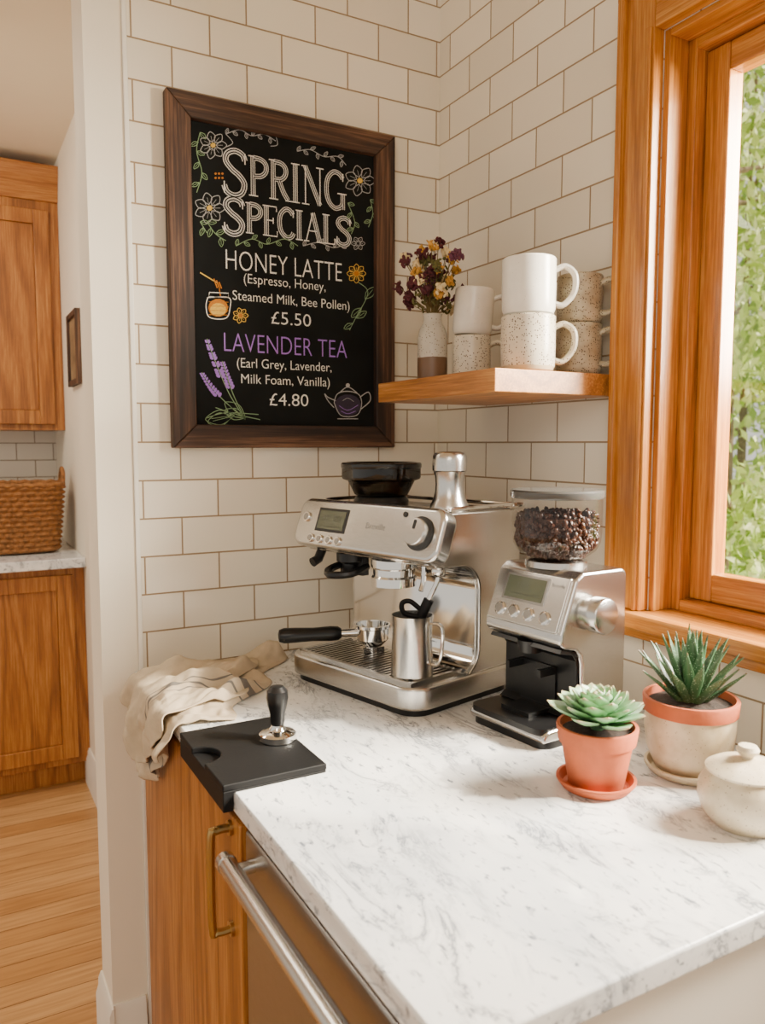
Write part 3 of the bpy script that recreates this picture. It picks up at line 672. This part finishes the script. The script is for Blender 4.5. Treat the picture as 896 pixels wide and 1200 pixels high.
m = MB(); m.lathe([(0,.355),(.056,.355),(.058,.362),(.054,.370),(.050,.372),(0,.372)], 40, 0, T); m.build('hopper_collar', blackP, em)
m = MB(); m.lathe([(.050,.372),(.056,.376),(.066,.396),(.070,.404),(.081,.408),(.0825,.412),(.0825,.430),(.0805,.430),(.0795,.412),(.069,.407),(.063,.396),(.049,.375)], 56, 0, T, closed=True); m.build('bean_hopper', smoke, em)
m = MB(); m.lathe([(0,.430),(.083,.430),(.0845,.433),(.0845,.439),(.082,.442),(.074,.4425),(.070,.440),(0,.440)], 56, 0, T); m.build('hopper_lid', plain('black_gloss_lid', (.010,.010,.010), .15), em)
m = MB(); m.lathe([(0,.373),(.046,.374),(.060,.394),(.062,.400),(0,.405)], 40, 0, T); m.build('hopper_beans', beanM, em)

def on_machine(x, y, z):
    a = math.radians(-76); return (-.295+x*math.cos(a)-y*math.sin(a), -.334+x*math.sin(a)+y*math.cos(a), .9102+z)
t1 = thing('dosing_canister', on_machine(.118,.005,.3567), 'flared brushed steel canister standing on the espresso machine', 'canister')
m = MB(); m.lathe([(0,0),(.036,0),(.0375,.003),(.036,.010),(.031,.020),(.0275,.034),(.0265,.050),(.028,.064),(.0305,.072)], 48); m.build('body', steel, t1)
m = MB(); m.lathe([(.0305,.072),(.0325,.074),(.0325,.080),(.0325,.094),(.0315,.102),(.028,.107),(.018,.1095),(0,.110)], 48); m.build('cap', steel, t1)
mj = thing('milk_jug', on_machine(.122,-.098,.0588), 'brushed steel milk jug standing on the drip tray', 'milk jug')
m = MB(); prof2 = [(0,0),(.037,0),(.039,.003),(.0385,.02),(.0365,.07),(.0365,.095),(.038,.112),(.0365,.112),(.035,.095),(.035,.07),(.037,.02),(.036,.005),(0,.004)]
m.lathe(prof2, 56)
for k, p in enumerate(m.v):
    if p.z > .085:
        a = math.atan2(p.y, p.x)-math.radians(235); a = (a+pi) % (2*pi)-pi; w = math.exp(-(a/.32)**2)*(p.z-.085)/.027
        m.v[k] = p+Vector((math.cos(math.radians(235)), math.sin(math.radians(235)), .25))*.010*w
m.build('body', steel, mj)
m = MB(); dR = Vector((.60,-.80,0)).normalized()
P = [dR*.037+Vector((0,0,.098)), dR*.052+Vector((0,0,.098)), dR*.059+Vector((0,0,.085)), dR*.057+Vector((0,0,.045)), dR*.050+Vector((0,0,.026)), dR*.0385+Vector((0,0,.024))]
m.tube(smoothpts(P, 6), .0035, 8, flat=1.6); m.build('handle', chrome, mj)
pfp = on_machine(-.045,-.045,.0588)
pt = thing('portafilter', pfp, 'chrome portafilter with black handle resting on the drip tray', 'portafilter')
m = MB(); m.lathe([(0,.014),(.020,.014),(.028,.022),(.033,.028),(.0335,.050),(.037,.052),(.037,.058),(.033,.058),(.030,.034),(0,.030)], 44); m.tube([(0,0,.0),(0,0,.016)], .012, 20); m.box((-.024,-.008,0), (.024,.008,.010)); m.build('basket', chrome, pt)
d = Vector((-.955,.297,0))
m = MB(); m.tube([d*.031+Vector((0,0,.042)), d*.066+Vector((0,0,.042))], [.009,.0075], 14); m.build('neck', chrome, pt)
m = MB(); m.tube([d*t+Vector((0,0,.042)) for t in (.064,.070,.085,.12,.155,.178,.188,.190)], [.010,.0140,.0150,.0135,.0150,.0155,.012,.005], 18); m.build('handle', blackP, pt)

# ------------------------------------------------------------------ coffee grinder
cg = thing('coffee_grinder', (-.188,-.664,.9102), 'stainless conical burr coffee grinder with clear bean hopper', 'coffee grinder', math.radians(-84))
prof = [(.078,.010),(.078,.250)] + arc(.063,.260,.015,0,90,4) + [(-.030,.276),(-.046,.266),(-.080,.182),(-.082,.166),(-.072,.156),(-.045,.150),(-.034,.140),(-.030,.125),(-.028,.06),(-.036,.040),(-.05,.032),(-.105,.030),(-.115,.022),(-.115,.010)]
m = MB(); m.prism(prof, 'X', -.088, .088); m.build('body', steel, cg, bevel=.007)
m = MB(); m.prism(rrect(.086,-.113,.074,.02), 'Z', 0, .012); m.build('foot', blackP, cg)
m = MB(); m.prism([(-.0295,.034),(-.0305,.138),(-.042,.148),(-.070,.154),(-.074,.148),(-.046,.142),(-.036,.13),(-.036,.045),(-.05,.036)], 'X', -.080, .080)
m.prism(rrect(.084,-.121,-.030,.020), 'Z', .024, .0335); m.build('liner', blackP, cg)
m = MB(); m.box((-.032,-.092,.033), (.032,-.034,.041)); m.box((-.040,-.075,.100), (-.032,-.034,.112)); m.box((.032,-.075,.100), (.040,-.034,.112)); m.box((-.040,-.040,.041), (.040,-.034,.112))
m.lathe([(0,.154),(.022,.154),(.019,.134),(0,.134)], 24, 0, Matrix.Translation((0,-.058,0))); m.build('cradle', blackP, cg)
m = MB(); m.box((-.080,-.004,-.046), (.080,.004,.046)); gp = m.build('control_panel', steel, cg, bevel=.003, loc=(0,-.0645,.2235), rot=(math.radians(-22),0,0))
m = MB(); m.box((-.056,-.0055,-.008), (.040,-.0035,.038), 0); m.box((-.051,-.0062,-.004), (.035,-.0055,.034), 1)
m.box((-.045,-.0064,.004), (.028,-.0062,.0055), 2); text_on(m, '18.5', -.026, .000, .019, .010, -.0064, 2); m.build('display', [steelD, lcdM, lcdT], gp)
for x in (-.052,-.020,.014,.050): 
    disc('button', x, -.026, .0115, .003, chrome, gp, y=-.004); disc('button_cap', x, -.026, .008, .0042, steelD, gp, y=-.004)
m = MB(); text_on(m, 'Breville', .046, .074, .030, .006, -.0043, 0); m.build('badge_lettering', badgeM, gp, smooth=False)
m = MB(); T = Matrix.Translation((.087,-.012,.208)) @ Matrix.Rotation(pi/2, 4, 'Y')
m.lathe([(0,0),(.025,0),(.025,.008),(.029,.010),(.0295,.030),(.028,.033),(.0265,.034),(0,.0345)], 44, 0, T); m.build('grind_dial', steel, cg)
T = Matrix.Translation((0,.000,0))
m = MB(); m.lathe([(0,.274),(.052,.274),(.052,.284),(.048,.286),(0,.286)], 40, 0, T); m.build('hopper_collar', steel, cg)
m = MB(); m.lathe([(.044,.286),(.050,.290),(.066,.302),(.073,.314),(.075,.330),(.0755,.392)], 56, 0, T); m.build('bean_hopper', clearp, cg)
m = MB(); m.lathe([(0,.390),(.077,.390),(.0785,.393),(.0785,.401),(.076,.404),(.060,.405),(0,.405)], 56, 0, T); m.build('hopper_lid', plain('smoky_lid', (.07,.067,.063), .18), cg)
beans = MB()
def gR(z): return .046+(.0725-.046)*min(1, max(0, (z-.290)/.022))
for i in range(1300):
    z = random.uniform(.292,.366); R = gR(z)-.0055; r = R*math.sqrt(random.uniform(.82,1)) if z < .355 else R*math.sqrt(random.random())
    t = random.uniform(0, 2*pi)
    beans.ell(Vector((r*math.cos(t), r*math.sin(t), z-.29)), (.0060,.0044,.0034), 0, 7, 5, Euler((random.random()*6, random.random()*6, random.random()*6)).to_matrix().to_4x4())
beans.lathe([(0,.001),(.036,.001),(.060,.024),(.065,.068),(0,.069)], 24, 0)
bn = beans.build('coffee_beans', beanM, None, smooth=True); bn.location = (-.188, -.664, .9102+.29)
tag(bn, 'dark roasted coffee beans filling the clear hopper', 'coffee beans', kind='stuff')

# ------------------------------------------------------------------ tamping mat + tamper
tmo = MB()
tmo.prism([(-.778,.884),(-.763,.884),(-.763,.9105),(-.622,.9105),(-.622,.914),(-.778,.914)], 'Y', -.668, -.440)
tm = tag(tmo.build('tamping_mat', blackR, bevel=.0015), 'black rubber tamping mat hooked over the marble edge', 'tamping mat')
nt_pts = [(-.779+.034*math.sin(math.radians(a)), -.548+.034*math.cos(math.radians(a))) for a in range(0, 181, 15)]
top = [(-.6215,-.4395),(-.7785,-.4395)] + nt_pts + [(-.7785,-.6685),(-.6215,-.6685)]
mm = MB(); mm.prism(top, 'Z', .9138, .924)
q = mm.build('mat_top', blackR, bevel=.0022); q.parent = tm
tp = thing('tamper', (-.650,-.545,.9242), 'espresso tamper with black knob and steel base', 'tamper')
m = MB(); m.lathe([(0,0),(.0275,0),(.029,.001),(.029,.010),(.027,.012),(.014,.016),(.010,.022),(.0095,.028),(0,.028)], 44); m.build('base', chrome, tp)
m = MB(); m.lathe([(0,.024),(.010,.024),(.0115,.030),(.012,.042),(.0155,.056),(.0175,.068),(.0165,.079),(.010,.086),(0,.088)], 36); m.build('handle', blackP, tp)

# ------------------------------------------------------------------ towel
tw = MB()
def towel_layer(s0, s1, xin, zoff, drop, ph, ns=120, nt_=100):
    V = []; F = []; MI = []
    edge = -.7665-zoff
    for i in range(ns+1):
        s = i/ns; y0 = s0+(s1-s0)*s; xi = xin(s); L1 = xi-edge; dr_ = drop(s); L = L1+dr_
        for j in range(nt_+1):
            d = j/nt_*L
            f = (math.sin(s*19+ph+ (d*16)) *.5+.5)**2.2*.019 + (math.sin(s*10-ph*1.7-d*24+1.5)*.5+.5)**2.5*.016 + .012*mn.noise(Vector((s*8, d*24, ph))) + .004*mn.noise(Vector((s*26, d*60, ph)))
            if d < L1-.012:
                en = min(1, d/.02)*min(1, (L1-d)/.05*1.0+.25)*min(1, .35+min(s, 1-s)*12)
                x = xi-d; z = .9125+zoff+max(0, f)*en
            else:
                k = d-(L1-.012); a = min(k/.012*pi/2*.8, pi/2)
                ff = max(0, f)*1.0*min(1, max(0, k)/.05)
                x = edge+.012-.012*math.sin(a)-ff-.004; z = .9125+zoff-.012*(1-math.cos(a))-max(0, k-.015)
                z += max(0, f)*.25*max(0, 1-k/.03)
            yy = y0+.010*math.sin(d*18+s*5+ph)+.012*mn.noise(Vector((s*4, d*9, 3+ph)))
            V.append((x, min(yy, -.012), z))
    for i in range(ns):
        for j in range(nt_):
            F.append((i*(nt_+1)+j, (i+1)*(nt_+1)+j, (i+1)*(nt_+1)+j+1, i*(nt_+1)+j+1))
            s = i/ns; MI.append(1 if (.62 < s < .632 or .66 < s < .70 or .728 < s < .74) else 0)
    tw.add(V, F, 0); tw.m[len(tw.m)-len(F):] = MI
towel_layer(-.05, -.385, lambda s: -.45-.24*s**1.3+.02*math.sin(s*14), 0, lambda s: .05+.10*math.sin(pi*min(1, s*1.15))**1.0, 0.)
towel_layer(-.09, -.350, lambda s: -.53-.13*s+.02*math.sin(s*10), .016, lambda s: .02+.10*max(0, math.sin(pi*min(1, s*1.0))), 2.3)
two = tw.build('tea_towel', [linen, linenG], recalc=False, angle=80)
md = two.modifiers.new('s', 'SOLIDIFY'); md.thickness = .0025; md.offset = 0
tag(two, 'crumpled beige linen towel with grey stripes over counter edge', 'towel')

# ------------------------------------------------------------------ plants
def leafmesh(mb, base, az, elev, L, W, Th, curve=0., mi=0, n=9, tip=1.8, tbase=.55, cup=.18):
    V = []; F = []; TT = []; seg = 8
    d = Vector((math.cos(az), math.sin(az), 0)); up = Vector((0,0,1)); side = Vector((-math.sin(az), math.cos(az), 0))
    p = Vector(base); e = elev
    for i in range(n+1):
        t = i/n
        w = W*(tbase+(1-tbase)*math.sin(min(1, t/.6)*pi/2)) if t < .6 else W*max(0., 1-((t-.6)/.4)**tip)
        w = max(w, .0004); th = Th*(1-.75*t)+.0003
        dirv = d*math.cos(e)+up*math.sin(e); nrm = -d*math.sin(e)+up*math.cos(e)
        for k in range(seg):
            a = 2*pi*k/seg; V.append(p+side*w*.5*math.cos(a)+nrm*(th*.5*math.sin(a)+cup*w*abs(math.cos(a))**2)); TT.append(t)
        p = p+dirv*L/n; e += curve/n
    for i in range(n):
        for k in range(seg): F.append((i*seg+k, i*seg+(k+1) % seg, (i+1)*seg+(k+1) % seg, (i+1)*seg+k))
    F.append(tuple(range(seg))[::-1]); F.append(tuple(n*seg+k for k in range(seg)))
    mb.add(V, F, mi, None, TT)
sx, sy = -.310, -.894
def saucer(par, r, mat):
    m = MB(); m.lathe([(0,0),(r*.80,0),(r*.86,.002),(r,.012),(r,.015),(r-.004,.015),(r*.82,.0045),(0,.004)], 48); m.build('dish', mat, par)
sau = thing('plant_saucer', (sx,sy,.9102), 'terracotta saucer under the small succulent pot', 'saucer')
saucer(sau, .055, terra)
ps = thing('potted_succulent', (sx,sy,.9146), 'green rosette succulent in a terracotta pot', 'potted plant')
m = MB(); m.lathe([(0,0),(.036,0),(.038,.002),(.049,.062),(.053,.063),(.056,.084),(.0555,.086),(.051,.086),(.047,.070),(0,.068)], 56); m.build('pot', terra, ps)
m = MB(); m.lathe([(0,.080),(.030,.079),(.0495,.076),(.0475,.070),(0,.070)], 40); m.build('soil', soilM, ps)
ros = attrmat('succulent_green', [(0., srgb(66,112,72)), (.5, srgb(108,154,108)), (.88, srgb(140,178,132)), (1., srgb(170,140,110))], .4)
m = MB(); n = 50
for i in range(n):
    q = i/(n-1); az = i*2.39996; el = math.radians(84-74*q**.75); L = .021+.044*q**.75; W = .016+.024*q**.7
    leafmesh(m, (math.cos(az)*.012*q, math.sin(az)*.012*q, .110-.020*q), az, el-.12, L, W, .007, .45, tip=1.9, n=10, tbase=.42, cup=.12)
m.tube([(0,0,.075),(0,0,.112)], [.010,.006], 10, 0)
m.build('rosette', ros, ps, angle=60)
ax, ay = -.156, -.923
sau2 = thing('plant_saucer', (ax,ay,.9102), 'glazed stoneware saucer under the larger plant pot', 'saucer')
cream = speckle('cream_glaze', srgb(206,190,160), srgb(130,104,72), .4, 260, .18, .4)
saucer(sau2, .062, cream)
pa = thing('potted_aloe', (ax,ay,.9146), 'spiky white-banded haworthia in a cream and terracotta pot', 'potted plant')
potM = speckle('cream_pot', srgb(214,198,168), srgb(140,112,76), .45, 240, .15, .35, mottled=srgb(190,170,136))
m = MB(); m.lathe([(0,0),(.040,0),(.048,.006),(.060,.035),(.0635,.065),(.063,.088)], 56, 0); m.lathe([(.063,.088),(.0655,.089),(.067,.108),(.066,.110),(.0615,.110),(.058,.09),(0,.088)], 56, 1); m.build('pot', [potM, terra], pa)
m = MB(); m.lathe([(0,.106),(.035,.104),(.0595,.099),(.057,.090),(0,.088)], 40); m.build('soil', soilM, pa)
hawM = attrmat('haworthia_green', [(0., srgb(86,116,72)), (.4, srgb(46,82,50)), (.95, srgb(60,90,58)), (1., srgb(130,96,64))], .4, spots=srgb(196,208,182))
m = MB(); n = 38
for i in range(n):
    q = i/(n-1); az = i*2.39996+.6; el = math.radians(86-50*q)
    leafmesh(m, (math.cos(az)*.014*q, math.sin(az)*.014*q, .100), az, el, .114-.028*q+random.uniform(-.01,.01), .0155, .007, random.uniform(-.2,.25), tip=1.1, n=12, tbase=.85)
m.build('leaves', hawM, pa, angle=60)

sj = thing('sugar_jar', (-.222,-1.066,.9102), 'lidded speckled cream stoneware jar on the marble', 'jar')
jg = speckle('jar_glaze', srgb(216,203,178), srgb(116,90,60), .3, 280, .19, .4, mottled=srgb(194,178,148))
m = MB(); m.lathe([(0,0),(.038,0),(.041,.003),(.052,.016),(.058,.034),(.057,.050),(.050,.064),(.046,.068),(.043,.068),(.045,.062),(.053,.045),(.050,.022),(.036,.007),(0,.006)], 60); m.build('body', jg, sj)
m = MB(); m.lathe([(0,.066),(.043,.0665),(.049,.069),(.0495,.072),(.040,.078),(.022,.084),(.009,.086),(0,.0865)], 60); lid = m.build('lid', jg, sj)
m = MB(); m.lathe([(0,.085),(.008,.085),(.0075,.089),(.012,.092),(.014,.097),(.011,.102),(0,.104)], 36); m.build('knob', jg, lid)

# ------------------------------------------------------------------ outdoors
grass = plain('lawn_grass', srgb(150,176,84), .9, var=.3, nscale=6)
tag(MB().box((.6,-6,-.5), (34,34,-.4)).build('lawn', grass), 'sunlit green lawn outside the window', 'lawn')
barkM = plain('tree_bark', srgb(120,100,76), .9, var=.3, nscale=20)
lfM = attrmat('leaf_green', [(0., srgb(112,146,42)), (.45, srgb(184,206,92)), (1., srgb(246,250,190))], .6)
def tree(loc, h, R, n, seed, label, zlo, ls=1.):
    rnd = random.Random(seed); e = thing('tree', loc, label, 'tree')
    m = MB(); m.tube(smoothpts([(0,0,0),(0,0,.1),(.05,.03,h*.3),(-.03,.02,h*.6),(.04,0,h*.95)], 5), [.11-.0042*i for i in range(21)], 10)
    for k in range(9):
        a = rnd.uniform(0, 6.28); z = h*rnd.uniform(.2,.8); L = R*rnd.uniform(.5,.9)
        m.tube([(0,0,z),(math.cos(a)*L*.5, math.sin(a)*L*.5, z+.15),(math.cos(a)*L, math.sin(a)*L, z+.4)], [.035,.02,.008], 6)
    m.build('trunk', barkM, e)
    m = MB(); cl = []
    while len(cl) < 110:
        a = rnd.uniform(0, 6.28); r = R*.85*math.sqrt(rnd.random()); cl.append((r*math.cos(a), r*math.sin(a), rnd.uniform(zlo, h*.97)))
    sg = .12*R
    for i in range(n):
        c = rnd.choice(cl); g = lambda s: max(-2*s, min(2*s, rnd.gauss(0, s)))
        p = Vector(c)+Vector((g(sg), g(sg), g(sg)))
        p.z = max(p.z, .15)
        T = Matrix.Translation(p) @ Euler((rnd.random()*6, rnd.random()*6, rnd.random()*6)).to_matrix().to_4x4()
        s = rnd.uniform(.03,.055)*ls; t = rnd.random()
        m.add([(-s*1.3,0,0),(0,-s*.6,.006),(s*1.3,0,0),(0,s*.6,.006)], [(0,1,2,3)], 0, T, [t]*4)
    m.build('leaves', lfM, e, recalc=False, smooth=False)
tree((5.9,3.7,-.3995), 6.4, 1.8, 9500, 3, 'leafy sunlit garden tree outside the window', .6, 1.2)
tree((11.4,7.6,-.3995), 9.5, 3.2, 9500, 5, 'bright green garden tree beyond the window', .9, 2.2)

# ------------------------------------------------------------------ lights / world
w = bpy.data.worlds.new('World'); bpy.context.scene.world = w; w.use_nodes = True
bg = w.node_tree.nodes['Background']; bg.inputs[0].default_value = (1., .94, .84, 1); bg.inputs[1].default_value = 1.02
def area(name, loc, target, sx_, sy_, power, col):
    l = bpy.data.lights.new(name, 'AREA'); l.shape = 'RECTANGLE'; l.size = sx_; l.size_y = sy_; l.energy = power; l.color = col
    ob = bpy.data.objects.new(name, l); C.objects.link(ob); ob.location = loc
    ob.rotation_euler = (Vector(target)-Vector(loc)).to_track_quat('-Z', 'Y').to_euler(); return ob
area('window_light', (.9,-1.45,1.95), (-.5,-.55,1.1), .75, .75, 340, (1,.915,.77))
area('room_fill', (-1.9,-2.6,2.45), (-.5,-.3,1.1), 1.0, 1.0, 20, (1,.92,.80))  # added warm fill from behind the camera, not a lamp of the room
area('kitchen_fill', (-1.6,.9,2.5), (-1.3,1.6,.6), .7, .7, 26, (1,.90,.76))  # added fill that brightens the far kitchen, stands for no fitting
sl = bpy.data.lights.new('sun', 'SUN'); sl.energy = 10; sl.angle = .04; sl.color = (1,.89,.70)
so = bpy.data.objects.new('sun', sl); C.objects.link(so); so.rotation_euler = Vector((-.62,.50,-.60)).to_track_quat('-Z', 'Y').to_euler()

# ------------------------------------------------------------------ camera
cam = bpy.data.cameras.new('camera'); co = bpy.data.objects.new('camera', cam); C.objects.link(co)
cam.sensor_fit = 'VERTICAL'; cam.sensor_height = 36; cam.sensor_width = 36; cam.lens = 36*920/1200; cam.clip_start = .02
cam.dof.use_dof = True; cam.dof.focus_distance = 1.5; cam.dof.aperture_fstop = 5.6
p = math.radians(4.97)
co.location = (-1.089,-1.684,1.391)
co.rotation_euler = Vector((.4833*math.cos(p), .8755*math.cos(p), -math.sin(p))).to_track_quat('-Z', 'Y').to_euler()
bpy.context.scene.camera = co
